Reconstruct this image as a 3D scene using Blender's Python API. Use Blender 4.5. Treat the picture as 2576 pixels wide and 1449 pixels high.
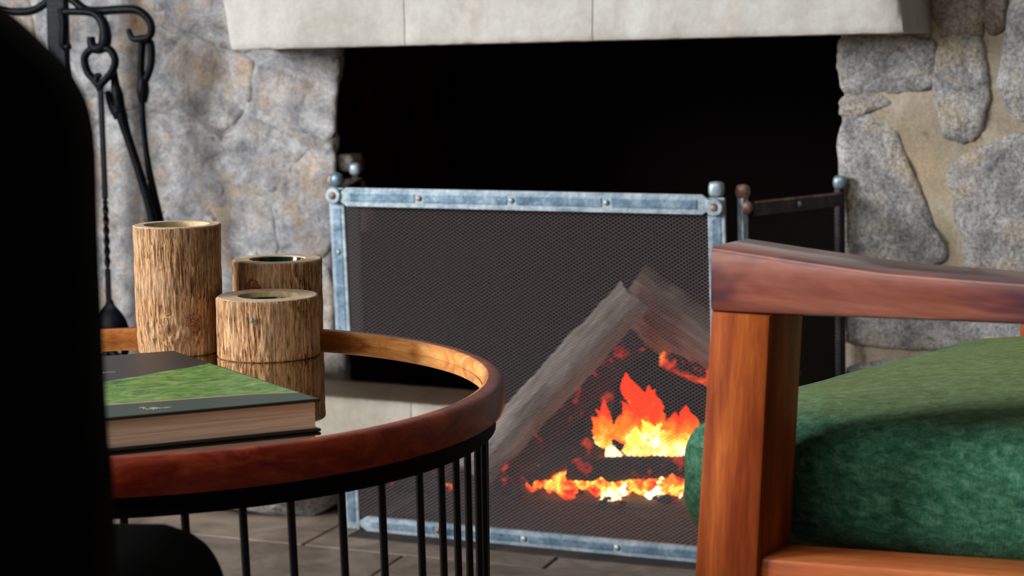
import bpy, bmesh, math, random
from mathutils import Vector, Matrix, noise
PI = math.pi; R = math.radians
S = bpy.context.scene
for o in list(bpy.data.objects): bpy.data.objects.remove(o, do_unlink=True)
COL = S.collection
# ---------------- camera, world, lights, exposure ----------------
cd = bpy.data.cameras.new('camera'); cam = bpy.data.objects.new('camera', cd); COL.objects.link(cam)
S.camera = cam
cd.sensor_width = 36.0; cd.lens = 4600.0 / 2576 * 36; cd.clip_start = 0.02; cd.clip_end = 60
cam.matrix_world = Matrix.Translation((0, 0, .73)) @ Matrix.Rotation(R(90 - 7.305), 4, 'X') @ Matrix.Rotation(R(-.565), 4, 'Z')
cd.dof.use_dof = True; cd.dof.focus_distance = 1.6; cd.dof.aperture_fstop = 12; cd.dof.aperture_blades = 0
S.view_settings.view_transform = 'Standard'; S.view_settings.look = 'None'
S.view_settings.gamma = 1; S.view_settings.use_curve_mapping = False
S.view_settings.exposure = 0.0
W = bpy.data.worlds.new('world'); S.world = W; W.use_nodes = True
W.node_tree.nodes['Background'].inputs[0].default_value = (.55, .68, .9, 1)
W.node_tree.nodes['Background'].inputs[1].default_value = .3
TH = R(-21)                                   # the fireplace wall runs at this angle
FO = Vector((0, 2.95, 0))                     # a foot point of the wall face
FM = Matrix.Translation(FO) @ Matrix.Rotation(TH, 4, 'Z')
def FW(u, n, z=0): return FM @ Vector((u, n, z))     # wall coords: u right, n into the wall, z up
def area(name, loc, aim, sx, sy, power, col):
    l = bpy.data.lights.new(name, 'AREA'); l.shape = 'RECTANGLE'; l.size = sx; l.size_y = sy; l.energy = power; l.color = col
    o = bpy.data.objects.new(name, l); COL.objects.link(o); o.location = loc
    o.rotation_euler = (Vector(aim) - Vector(loc)).to_track_quat('-Z', 'Y').to_euler(); return o
area('daylight_rear_window', FW(-1.75, -4.93, 1.5), FW(-1.2, -1, 1.0), 1.7, 1.5, 26, (.95, .97, 1.0))
area('added_overhead_light', FW(-.2, -3.2, 2.5), FW(.3, -1.4, .5), 1.2, 1.0, 36, (1., .98, .96))  # added area light under the closed ceiling, for high light on the cushion
area('daylight_left_window', FW(-2.53, -3.0, 1.5), FW(0, -2.4, .8), 1.15, 1.25, 205, (.93, .955, 1.0))
# ---------------- helpers ----------------
def newmat(name):
    m = bpy.data.materials.new(name); m.use_nodes = True
    nt = m.node_tree; b = nt.nodes['Principled BSDF']
    return m, nt, b
def N(nt, t, **kw):
    n = nt.nodes.new(t)
    for k, v in kw.items():
        if k in n.inputs: n.inputs[k].default_value = v
        else: setattr(n, k, v)
    return n
def L(nt, a, b): nt.links.new(a, b)
def coords(nt, scale=(1, 1, 1), rot=(0, 0, 0), which='Object'):
    tc = N(nt, 'ShaderNodeTexCoord'); mp = N(nt, 'ShaderNodeMapping')
    mp.inputs['Scale'].default_value = scale; mp.inputs['Rotation'].default_value = rot
    L(nt, tc.outputs[which], mp.inputs['Vector']); return mp.outputs[0]
def noise_n(nt, vec, scale, detail=6, rough=.6, dist=0):
    n = N(nt, 'ShaderNodeTexNoise'); n.inputs['Scale'].default_value = scale; n.inputs['Detail'].default_value = detail
    n.inputs['Roughness'].default_value = rough; n.inputs['Distortion'].default_value = dist
    L(nt, vec, n.inputs['Vector']); return n.outputs['Fac']
def ramp(nt, fac, stops):
    r = N(nt, 'ShaderNodeValToRGB'); e = r.color_ramp.elements
    while len(e) < len(stops): e.new(.5)
    for i, (p, c) in enumerate(stops):
        e[i].position = p; e[i].color = (*c, 1) if len(c) == 3 else c
    L(nt, fac, r.inputs[0]); return r.outputs[0]
def mix(nt, fac, a, b, mode='MIX'):
    m = N(nt, 'ShaderNodeMix', data_type='RGBA', blend_type=mode)
    for s, v in ((m.inputs[0], fac), (m.inputs[6], a), (m.inputs[7], b)):
        if isinstance(v, (int, float)): s.default_value = v
        elif isinstance(v, tuple): s.default_value = (*v, 1)
        else: L(nt, v, s)
    return m.outputs[2]
def bump(nt, b, h, strength=.5, dist=.01):
    bn = N(nt, 'ShaderNodeBump'); bn.inputs['Strength'].default_value = strength; bn.inputs['Distance'].default_value = dist
    L(nt, h, bn.inputs['Height']); L(nt, bn.outputs[0], b.inputs['Normal'])
def math_n(nt, op, a, b=None, c=None):
    m = N(nt, 'ShaderNodeMath', operation=op)
    for i, v in enumerate((a, b, c)):
        if v is None: continue
        if isinstance(v, (int, float)): m.inputs[i].default_value = v
        else: L(nt, v, m.inputs[i])
    return m.outputs[0]
def simple(name, col, rough=.6, metal=0, **kw):
    m, nt, b = newmat(name); b.inputs['Base Color'].default_value = (*col, 1)
    b.inputs['Roughness'].default_value = rough; b.inputs['Metallic'].default_value = metal
    for k, v in kw.items(): b.inputs[k].default_value = v
    return m

def stone_mat(name, dark, mid, light, warm, seed=0., bs=.7, speck=.35, sc=14, cm=.45):
    m, nt, b = newmat(name); v = coords(nt); mp = v.node; mp.inputs['Location'].default_value = (seed, seed * 2.3, seed * .7)
    oi = N(nt, 'ShaderNodeObjectInfo')
    va = N(nt, 'ShaderNodeVectorMath', operation='SCALE'); va.inputs['Scale'].default_value = 7.
    cmb = N(nt, 'ShaderNodeCombineXYZ'); L(nt, oi.outputs['Random'], cmb.inputs[0]); L(nt, oi.outputs['Random'], cmb.inputs[2])
    L(nt, cmb.outputs[0], va.inputs[0]); ad = N(nt, 'ShaderNodeVectorMath', operation='ADD'); L(nt, v, ad.inputs[0]); L(nt, va.outputs[0], ad.inputs[1]); v = ad.outputs[0]
    a = noise_n(nt, v, sc, 8, .68, .4); c = noise_n(nt, v, 5.5, 4, .6, .6); f = noise_n(nt, v, 210, 5, .75); w = noise_n(nt, v, 9, 5, .7)
    base = ramp(nt, a, [(.3, dark), (.48, mid), (.68, light)])
    base = mix(nt, ramp(nt, w, [(.5, (0, 0, 0)), (.66, (1, 1, 1))]), base, warm)
    base = mix(nt, speck, base, ramp(nt, f, [(.38, (.12, .12, .13)), (.5, (.5, .5, .5)), (.62, (.85, .83, .8))]), 'OVERLAY')
    base = mix(nt, cm, base, ramp(nt, c, [(.33, (.3, .31, .34)), (.62, (.7, .69, .67))]), 'OVERLAY')
    pit = noise_n(nt, v, 38, 3, .5, .3); base = mix(nt, ramp(nt, pit, [(.66, (0, 0, 0)), (.74, (.75, .75, .75))]), base, tuple(x * .45 for x in dark))
    L(nt, base, b.inputs['Base Color']); b.inputs['Roughness'].default_value = .85
    vor = N(nt, 'ShaderNodeTexVoronoi'); vor.inputs['Scale'].default_value = 60; L(nt, v, vor.inputs['Vector'])
    h = math_n(nt, 'ADD', math_n(nt, 'MULTIPLY', a, 1.2), math_n(nt, 'MULTIPLY', f, .25)); h = math_n(nt, 'ADD', h, math_n(nt, 'MULTIPLY', vor.outputs[0], .2))
    bump(nt, b, h, bs, .012); return m
M = {}
M['stone_left'] = stone_mat('left_stone', (.10, .095, .10), (.33, .33, .33), (.58, .575, .57), (.40, .30, .21), 0, .5, .35, 22, .55)
M['stone_right'] = stone_mat('right_stone', (.15, .148, .15), (.35, .342, .33), (.58, .57, .55), (.44, .36, .25), 3, .8, .6, 18)
M['stone_brown'] = stone_mat('brown_stone', (.13, .11, .09), (.24, .20, .17), (.38, .34, .29), (.30, .22, .15), 5, .9, .6)
M['mortar_right'] = stone_mat('sandy_mortar', (.27, .22, .15), (.38, .32, .23), (.48, .42, .32), (.42, .33, .21), 8, .35, .2)
M['mortar_left'] = stone_mat('grey_mortar', (.12, .115, .115), (.30, .295, .29), (.52, .51, .50), (.40, .31, .21), 11, .5, .3, 22, .55)
M['soot'] = simple('soot_brick', (.0035, .0025, .0022), 1, 0, **{'Specular IOR Level': .05})
def mk():
    m, nt, b = newmat('sooty_rust'); v = coords(nt, (1, 1, .35)); a = noise_n(nt, v, 9, 6, .65)
    L(nt, ramp(nt, a, [(.35, (.006, .0025, .0015)), (.55, (.022, .008, .004)), (.75, (.05, .018, .008))]), b.inputs['Base Color']); b.inputs['Roughness'].default_value = .95; b.inputs['Specular IOR Level'].default_value = .05; return m
M['soot_side'] = mk()
def mk():
    m, nt, b = newmat('limewashed_lintel'); v = coords(nt); a = noise_n(nt, v, 6, 6, .6, .5); f = noise_n(nt, v, 60, 6, .7); w = noise_n(nt, coords(nt, (1, 1, .35)), 7, 4, .7, 1)
    c = ramp(nt, a, [(.3, (.44, .415, .36)), (.5, (.56, .535, .48)), (.7, (.65, .63, .58))])
    c = mix(nt, ramp(nt, w, [(.56, (0, 0, 0)), (.72, (.5, .5, .5))]), c, (.46, .38, .28))
    c = mix(nt, .25, c, ramp(nt, f, [(.4, (.35, .35, .35)), (.6, (.65, .65, .65))]), 'OVERLAY')
    L(nt, c, b.inputs['Base Color']); b.inputs['Roughness'].default_value = .8; bump(nt, b, math_n(nt, 'ADD', a, math_n(nt, 'MULTIPLY', f, .3)), .35, .01); return m
M['lintel'] = mk()
def mk():
    m, nt, b = newmat('dusty_floor'); v = coords(nt); a = noise_n(nt, v, 5, 6, .65, .8); f = noise_n(nt, v, 40, 5, .7)
    c = ramp(nt, a, [(.3, (.06, .045, .035)), (.5, (.12, .095, .075)), (.7, (.2, .165, .13))])
    c = mix(nt, .4, c, ramp(nt, f, [(.35, (.3, .3, .3)), (.65, (.7, .7, .7))]), 'OVERLAY')
    L(nt, c, b.inputs['Base Color']); b.inputs['Roughness'].default_value = .7; bump(nt, b, f, .3, .004); return m
M['floor'] = mk()
def mk():
    m, nt, b = newmat('floor_slate'); v = coords(nt); oi = N(nt, 'ShaderNodeObjectInfo'); a = noise_n(nt, v, 9, 6, .65, .8)
    c = ramp(nt, a, [(.3, (.10, .073, .054)), (.5, (.19, .147, .112)), (.72, (.32, .255, .20))])
    k = ramp(nt, oi.outputs['Random'], [(0, (.4, .4, .4)), (1, (.62, .6, .58))])
    L(nt, mix(nt, 1., c, k, 'OVERLAY'), b.inputs['Base Color']); b.inputs['Roughness'].default_value = .6; bump(nt, b, a, .3, .01); return m
M['slab'] = mk()
M['hearth'] = stone_mat('soot_and_shade_hearth', (.008, .006, .005), (.02, .015, .012), (.05, .038, .03), (.03, .018, .01), 15, .4, .2)  # soot and the fire screen's shadow, both put into the colour
M['plaster'] = simple('room_plaster', (.20, .17, .14), .9)
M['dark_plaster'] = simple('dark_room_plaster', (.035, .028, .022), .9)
M['ceiling'] = simple('ceiling_boards', (.14, .11, .08), .9)
M['window_frame'] = simple('window_frame_paint', (.3, .22, .15), .5)
def mk(name, c1, c2, c3, rough, metal):
    m, nt, b = newmat(name); v = coords(nt); a = noise_n(nt, v, 28, 5, .65, .5); f = noise_n(nt, v, 150, 4, .6)
    L(nt, mix(nt, .3, ramp(nt, a, [(.32, c1), (.5, c2), (.68, c3)]), ramp(nt, f, [(.4, (.3, .3, .3)), (.6, (.7, .7, .7))]), 'OVERLAY'), b.inputs['Base Color'])
    b.inputs['Metallic'].default_value = metal; b.inputs['Roughness'].default_value = rough; bump(nt, b, f, .25, .002); return m
M['steel'] = mk('brushed_blue_steel', (.05, .10, .15), (.14, .22, .29), (.30, .39, .45), .4, .5)
M['steel_edge'] = mk('worn_steel_edge', (.17, .24, .28), (.30, .38, .42), (.46, .53, .56), .4, .4)
M['rust'] = mk('rusty_steel', (.10, .05, .04), (.30, .17, .13), (.45, .33, .30), .5, .4)
M['dark_iron'] = mk('dark_iron', (.012, .011, .011), (.03, .028, .028), (.07, .06, .055), .5, .5)
M['mesh_wire'] = simple('woven_wire', (.235, .20, .205), .6, .2)
M['mesh_dark'] = simple('sooty_wire', (.03, .025, .022), .7, .2)
M['black_iron'] = mk('forged_black_iron', (.001, .0012, .0015), (.002, .003, .004), (.006, .010, .016), .42, .0); M['black_iron'].node_tree.nodes['Principled BSDF'].inputs['Specular IOR Level'].default_value = .09
M['black_band'] = simple('matt_black_band', (.0015, .0018, .002), .7, 0, **{'Specular IOR Level': .08})
M['black_rod'] = simple('black_powder_coat', (.002, .004, .007), .36, 0, **{'Specular IOR Level': .28})
M['black_cloth'] = simple('black_upholstery', (.0012, .0011, .001), .98, 0, **{'Specular IOR Level': .03})
def wood(name, cols, axis=0, scale=18, rough=.3, coat=.3, stretch=.06, streak=None):
    m, nt, b = newmat(name); sc = [1, 1, 1]; sc[axis] = stretch
    v = coords(nt, tuple(sc)); a = noise_n(nt, v, scale, 6, .62, 1.4); g = noise_n(nt, v, scale * 9, 4, .7, .3)
    c = ramp(nt, a, [(.32, cols[0]), (.5, cols[1]), (.68, cols[2])])
    c = mix(nt, .28, c, ramp(nt, g, [(.38, (.25, .25, .25)), (.62, (.7, .7, .7))]), 'OVERLAY')
    if streak:
        s2 = [1, 1, 1]; s2[axis] = .25
        w = noise_n(nt, coords(nt, tuple(s2)), 26, 3, .6, .8); c = mix(nt, ramp(nt, w, [(.48, (0, 0, 0)), (.62, (.8, .8, .8))]), c, streak)
    L(nt, c, b.inputs['Base Color']); b.inputs['Roughness'].default_value = rough; b.inputs['Specular IOR Level'].default_value = .3
    b.inputs['Coat Weight'].default_value = coat; b.inputs['Coat Roughness'].default_value = .12
    bump(nt, b, g, .12, .001); return m
M['arm_wood'] = wood('rosewood_arm', ((.10, .018, .014), (.22, .060, .038), (.40, .14, .085)), 0, 16, .34, .7, .12, (.035, .018, .04)); M['arm_wood'].node_tree.nodes['Principled BSDF'].inputs['Coat Roughness'].default_value = .2
M['post_wood'] = wood('teak_post', ((.20, .032, .006), (.36, .078, .013), (.53, .155, .03)), 2, 30, .5, .02, .1); M['post_wood'].node_tree.nodes['Principled BSDF'].inputs['Specular IOR Level'].default_value = .12
M['rail_wood'] = wood('teak_rail', ((.28, .05, .012), (.42, .10, .025), (.52, .16, .04)), 0, 22, .4, .15, .1)
M['ring_wood'] = wood('stained_ring_wood', ((.10, .006, .002), (.19, .017, .005), (.33, .055, .014)), 2, 16, .42, .08, 3.)
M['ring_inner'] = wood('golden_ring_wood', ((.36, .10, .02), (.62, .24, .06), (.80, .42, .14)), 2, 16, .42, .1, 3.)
def mk():
    m, nt, b = newmat('bronze_mirror_glass'); b.inputs['Base Color'].default_value = (.66, .60, .50, 1)
    b.inputs['Metallic'].default_value = 1; v = coords(nt); a = noise_n(nt, v, 4, 3, .5)
    L(nt, math_n(nt, 'ADD', math_n(nt, 'MULTIPLY', a, .03), .005), b.inputs['Roughness']); return m
M['glass_top'] = mk()
def mk():
    m, nt, b = newmat('ribbed_bark'); v = coords(nt, (1, 1, .10)); v2 = coords(nt)
    a = noise_n(nt, v, 430, 6, .7, 1.3); c = noise_n(nt, v2, 28, 5, .6, .5); d = noise_n(nt, coords(nt, (1, 1, .4)), 45, 5, .7, 1)
    base = ramp(nt, a, [(.39, (.035, .012, .004)), (.47, (.31, .14, .052)), (.58, (.70, .41, .20))])
    base = mix(nt, ramp(nt, c, [(.42, (0, 0, 0)), (.68, (.55, .55, .55))]), base, (.66, .43, .25))
    base = mix(nt, ramp(nt, d, [(.58, (0, 0, 0)), (.7, (.7, .7, .7))]), base, (.22, .09, .03))
    L(nt, base, b.inputs['Base Color']); b.inputs['Roughness'].default_value = .8; b.inputs['Specular IOR Level'].default_value = .25
    bump(nt, b, a, .9, .0016); return m
M['bark'] = mk()
def mk_knot():
    m, nt, b = newmat('bark_knot'); v = coords(nt); a = noise_n(nt, v, 260, 5, .7, 2.0)
    L(nt, ramp(nt, a, [(.36, (.05, .015, .006)), (.5, (.27, .095, .035)), (.64, (.50, .24, .11))]), b.inputs['Base Color']); b.inputs['Roughness'].default_value = .85; bump(nt, b, a, .8, .0015); return m
def mk(name, c0, c1):
    m, nt, b = newmat(name); v = coords(nt); a = noise_n(nt, v, 70, 6, .7, .6)
    L(nt, ramp(nt, a, [(.35, c0), (.65, c1)]), b.inputs['Base Color']); b.inputs['Roughness'].default_value = .7; bump(nt, b, a, .4, .002); return m
M['cut_wood'] = mk('sawn_wood', (.42, .30, .18), (.66, .52, .36))
M['inner_wood'] = mk('pale_inner_wood', (.50, .34, .14), (.78, .62, .34))
M['liner'] = simple('dark_green_glass_liner', (.005, .02, .014), .15, 0)
M['cushion'] = None
def mk():
    m, nt, b = newmat('green_velvet'); v = coords(nt)
    a = noise_n(nt, coords(nt, (1, 1, 2.)), 95, 7, .75, .6); c = noise_n(nt, v, 9, 4, .6, .5); f = noise_n(nt, coords(nt, (1, 1, .3)), 600, 2, .6)
    base = ramp(nt, a, [(.34, (.010, .050, .032)), (.5, (.032, .125, .072)), (.68, (.10, .225, .145))])
    base = mix(nt, .5, base, ramp(nt, c, [(.35, (.35, .36, .33)), (.65, (.62, .62, .6))]), 'OVERLAY')
    base = mix(nt, .35, base, ramp(nt, f, [(.35, (.3, .3, .3)), (.65, (.7, .7, .7))]), 'OVERLAY')
    L(nt, base, b.inputs['Base Color']); b.inputs['Roughness'].default_value = .9; b.inputs['Specular IOR Level'].default_value = .15
    b.inputs['Sheen Weight'].default_value = .22; b.inputs['Sheen Roughness'].default_value = .4; b.inputs['Sheen Tint'].default_value = (.7, .62, .15, 1)
    bump(nt, b, math_n(nt, 'ADD', a, f), .35, .002); return m
M['cushion'] = mk()
def mk():
    m, nt, b = newmat('page_block'); v = coords(nt, (.5, .5, 60)); a = noise_n(nt, v, 14, 4, .6, .2)
    L(nt, ramp(nt, a, [(.35, (.52, .36, .27)), (.65, (.86, .66, .50))]), b.inputs['Base Color']); b.inputs['Roughness'].default_value = .85
    bump(nt, b, a, .4, .001); return m
M['pages'] = mk()
M['cover_black'] = simple('book_cover_black', (.02, .018, .022), .42)
M['cover_edge'] = simple('book_board_edge', (.006, .007, .007), .5)
M['cover_green'] = simple('book_cover_dark_green', (.022, .055, .04), .45)
def mk():
    m, nt, b = newmat('printed_landscape'); v = coords(nt, (45, 120, 1)); a = noise_n(nt, v, 1, 7, .75, 1.5); c = noise_n(nt, coords(nt, (9, 30, 1)), 1.2, 4, .6, .8)
    base = ramp(nt, a, [(.34, (.012, .05, .004)), (.45, (.05, .20, .015)), (.55, (.17, .33, .05)), (.68, (.50, .48, .26))])
    base = mix(nt, ramp(nt, c, [(.62, (0, 0, 0)), (.72, (.6, .6, .6))]), base, (.42, .32, .27))
    L(nt, base, b.inputs['Base Color']); b.inputs['Roughness'].default_value = .42; return m
M['cover_print'] = mk()
M['print_pink'] = simple('printed_pink_line', (.50, .30, .24), .5)
M['print_pale'] = simple('printed_pale_lettering', (.6, .62, .5), .5)
def mk():
    m, nt, b = newmat('split_log_wood'); v = coords(nt, (.12, 1, 1)); a = noise_n(nt, v, 60, 6, .7, .6)
    L(nt, ramp(nt, a, [(.35, (.22, .18, .15)), (.5, (.42, .36, .31)), (.68, (.62, .55, .48))]), b.inputs['Base Color']); b.inputs['Roughness'].default_value = .9; bump(nt, b, a, .8, .006); return m
M['log_pale'] = mk()
def mk():
    m, nt, b = newmat('split_log_brown'); v = coords(nt, (.12, 1, 1)); a = noise_n(nt, v, 60, 6, .7, .6)
    L(nt, ramp(nt, a, [(.35, (.14, .10, .08)), (.5, (.27, .20, .155)), (.68, (.42, .33, .26))]), b.inputs['Base Color']); b.inputs['Roughness'].default_value = .9; bump(nt, b, a, .8, .006); return m
M['log_brown'] = mk()
def mk(name, thr, str_):
    m, nt, b = newmat(name); v = coords(nt); a = noise_n(nt, v, 26, 5, .65, .8)
    b.inputs['Base Color'].default_value = (.02, .015, .013, 1); b.inputs['Roughness'].default_value = .95
    L(nt, ramp(nt, a, [(thr - .05, (0, 0, 0)), (thr + .02, (.6, .01, .0)), (thr + .1, (1., .12, .005)), (thr + .2, (1., .5, .06))]), b.inputs['Emission Color'])
    b.inputs['Emission Strength'].default_value = str_; bump(nt, b, a, .8, .01); return m
M['char'] = mk('charred_log', .62, .8)
M['char_hot'] = mk('glowing_char', .47, 2.0)
M['char_mid'] = mk('dull_red_char', .54, 1.4)
M['ember'] = mk('ember', .38, 3.5)
M['ash'] = simple('ash_bed', (.05, .036, .028), .98)
def mk(name, st, strg):
    m = bpy.data.materials.new(name); m.use_nodes = True; nt = m.node_tree; nt.nodes.clear()
    out = N(nt, 'ShaderNodeOutputMaterial'); em = N(nt, 'ShaderNodeEmission'); tc = N(nt, 'ShaderNodeTexCoord'); sp = N(nt, 'ShaderNodeSeparateXYZ')
    L(nt, tc.outputs['Object'], sp.inputs[0])
    a = noise_n(nt, tc.outputs['Object'], 24, 4, .6, .6)
    f = math_n(nt, 'ADD', math_n(nt, 'MULTIPLY', sp.outputs[2], st), math_n(nt, 'MULTIPLY', a, -1.4))
    f = math_n(nt, 'ADD', f, .86)
    L(nt, ramp(nt, f, [(.05, (1., .82, .40)), (.28, (1., .42, .04)), (.5, (1., .13, .004)), (.78, (.75, .02, .0))]), em.inputs[0]); em.inputs[1].default_value = strg
    tr = N(nt, 'ShaderNodeBsdfTransparent'); mx = N(nt, 'ShaderNodeMixShader')
    a2 = noise_n(nt, tc.outputs['Object'], 38, 4, .65, 1.0)
    g = math_n(nt, 'SUBTRACT', math_n(nt, 'ADD', a2, .62), math_n(nt, 'MULTIPLY', sp.outputs[2], st * .55))
    L(nt, ramp(nt, g, [(.42, (0, 0, 0)), (.62, (1, 1, 1))]), mx.inputs[0]); L(nt, tr.outputs[0], mx.inputs[1]); L(nt, em.outputs[0], mx.inputs[2])
    L(nt, mx.outputs[0], out.inputs[0]); return m
M['flame'] = mk('flame', 8.5, 3.2)
M['flame_core'] = mk('flame_core', 2.0, 6.0)

def link(name, me, mat, parent=None, mw=None):
    o = bpy.data.objects.new(name, me); COL.objects.link(o)
    if mat: 
        for x in (mat if isinstance(mat, (list, tuple)) else [mat]): me.materials.append(x)
    if parent: o.parent = parent
    elif mw is not None: o.matrix_world = mw
    return o
def from_bm(name, bm, mat, parent=None, mw=None, smooth=False, ang=None):
    bmesh.ops.recalc_face_normals(bm, faces=bm.faces)
    me = bpy.data.meshes.new(name); bm.to_mesh(me); bm.free()
    if smooth:
        for p in me.polygons: p.use_smooth = True
        if ang:
            me.set_sharp_from_angle(angle=R(ang))
    return link(name, me, mat, parent, mw)
def box(bm, x0, x1, y0, y1, z0, z1, bev=0, mw=None):
    vs = [bm.verts.new((x, y, z)) for x in (x0, x1) for y in (y0, y1) for z in (z0, z1)]
    fs = [bm.faces.new([vs[i] for i in q]) for q in ((0, 1, 3, 2), (4, 6, 7, 5), (0, 4, 5, 1), (2, 3, 7, 6), (0, 2, 6, 4), (1, 5, 7, 3))]
    if bev:
        es = list({e for f in fs for e in f.edges})
        r = bmesh.ops.bevel(bm, geom=es, offset=bev, segments=2, affect='EDGES', profile=.7); vs = list({v for f in r['faces'] for v in f.verts} | {v for v in vs if v.is_valid})
    if mw: bmesh.ops.transform(bm, matrix=mw, verts=[v for v in vs if v.is_valid])
    return vs
def tube(bm, pts, rad, seg=8, cap=True, flat=1.0, closed=False):
    pts = [Vector(p) for p in pts]; n = len(pts); rings = []
    rad = rad if isinstance(rad, (list, tuple)) else [rad] * n
    up = None
    for i, p in enumerate(pts):
        if closed: d = (pts[(i + 1) % n] - pts[i - 1])
        else: d = (pts[min(i + 1, n - 1)] - pts[max(i - 1, 0)])
        d.normalize()
        if up is None: up = Vector((0, 1, 0)) if abs(d.y) < .9 else Vector((1, 0, 0))
        a = d.cross(up).normalized(); b = a.cross(d).normalized(); up = b
        rings.append([bm.verts.new(p + (a * math.cos(t) + b * math.sin(t) * flat) * rad[i]) for t in [2 * PI * k / seg for k in range(seg)]])
    m = n if closed else n - 1
    for i in range(m):
        A, B = rings[i], rings[(i + 1) % n]
        for k in range(seg): bm.faces.new((A[k], A[(k + 1) % seg], B[(k + 1) % seg], B[k]))
    if cap and not closed: bm.faces.new(rings[0]); bm.faces.new(rings[-1][::-1])
def spline(pts, k=6):
    pts = [Vector(p) for p in pts]; out = []
    for i in range(len(pts) - 1):
        p0 = pts[max(i - 1, 0)]; p1 = pts[i]; p2 = pts[i + 1]; p3 = pts[min(i + 2, len(pts) - 1)]
        for j in range(k):
            t = j / k; out.append(.5 * ((2 * p1) + (p2 - p0) * t + (2 * p0 - 5 * p1 + 4 * p2 - p3) * t * t + (3 * p1 - p0 - 3 * p2 + p3) * t ** 3))
    out.append(pts[-1]); return out
def lathe(bm, prof, seg=32, cx=0, cy=0, closed=False):
    rings = [[bm.verts.new((cx + r * math.cos(2 * PI * k / seg), cy + r * math.sin(2 * PI * k / seg), z)) for k in range(seg)] for r, z in prof]
    n = len(rings)
    for i in range(n if closed else n - 1):
        A, B = rings[i], rings[(i + 1) % n]
        for k in range(seg): bm.faces.new((A[k], A[(k + 1) % seg], B[(k + 1) % seg], B[k]))
    if not closed:
        bm.faces.new(rings[0]); bm.faces.new(rings[-1])
def empty(name, loc, rz=0, label=None, cat=None, group=None):
    o = bpy.data.objects.new(name, None); COL.objects.link(o); o.location = loc; o.rotation_euler = (0, 0, rz); o.empty_display_size = .05
    tag(o, label, cat, group); return o
def tag(o, label=None, cat=None, group=None, kind=None):
    if label: o['label'] = label
    if cat: o['category'] = cat
    if group: o['group'] = group
    if kind: o['kind'] = kind
    return o
# ---- outlines in metres: wall stones (along wall, height), fire irons, chair arm, book corners ----
ST_R = [[(0.5324, 0.7469),(0.6653, 0.7464),(0.6688, 0.7151),(0.6707, 0.6773),(0.6057, 0.6699),(0.5377, 0.6676),(0.5305, 0.7103)], [(0.5383, 0.6617),(0.597, 0.664),(0.606, 0.6499),(0.5767, 0.6404),(0.5531, 0.6297),(0.5351, 0.6355)], [(0.5348, 0.6165),(0.562, 0.6332),(0.5916, 0.6286),(0.6173, 0.6039),(0.625, 0.5685),(0.6432, 0.5332),(0.6585, 0.492),(0.6832, 0.4511),(0.6893, 0.4346),(0.6687, 0.4149),(0.5375, 0.4059)], [(0.6776, 0.737),(0.7083, 0.7436),(0.7368, 0.7329),(0.7392, 0.68),(0.7392, 0.6279),(0.726, 0.6058),(0.7113, 0.5987),(0.6851, 0.619),(0.6752, 0.6831)], [(0.6665, 0.8363),(0.7334, 0.8347),(0.7336, 0.7777),(0.7365, 0.7479),(0.7081, 0.7505),(0.6808, 0.7462),(0.6712, 0.7672)], [(0.7782, 0.8337),(0.8942, 0.8309),(0.9002, 0.6285),(0.7815, 0.6292),(0.7638, 0.6885),(0.7731, 0.7428)], [(0.7391, 0.8346),(0.771, 0.8338),(0.7687, 0.7657),(0.7533, 0.7517),(0.744, 0.7661)], [(0.6982, 0.54),(0.7234, 0.5708),(0.7906, 0.5981),(0.9008, 0.6086),(0.9068, 0.4051),(0.7316, 0.4027),(0.7213, 0.4521),(0.7121, 0.505)], [(0.5378, 0.3865),(0.6751, 0.3877),(0.9072, 0.3923),(0.9097, 0.3051),(0.7639, 0.2946),(0.6477, 0.283),(0.5639, 0.2887),(0.539, 0.2936)], [(0.5384, 0.2456),(0.5885, 0.2575),(0.7066, 0.2726),(0.9102, 0.2888),(0.9191, -0.0133),(0.5423, -0.0476)], [(0.905, 0.8306),(1.0473, 0.8272),(1.0569, 0.5622),(0.9185, 0.5604)], [(0.9134, 0.549),(1.0573, 0.551),(1.0668, 0.2908),(0.9211, 0.2951)]]
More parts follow.
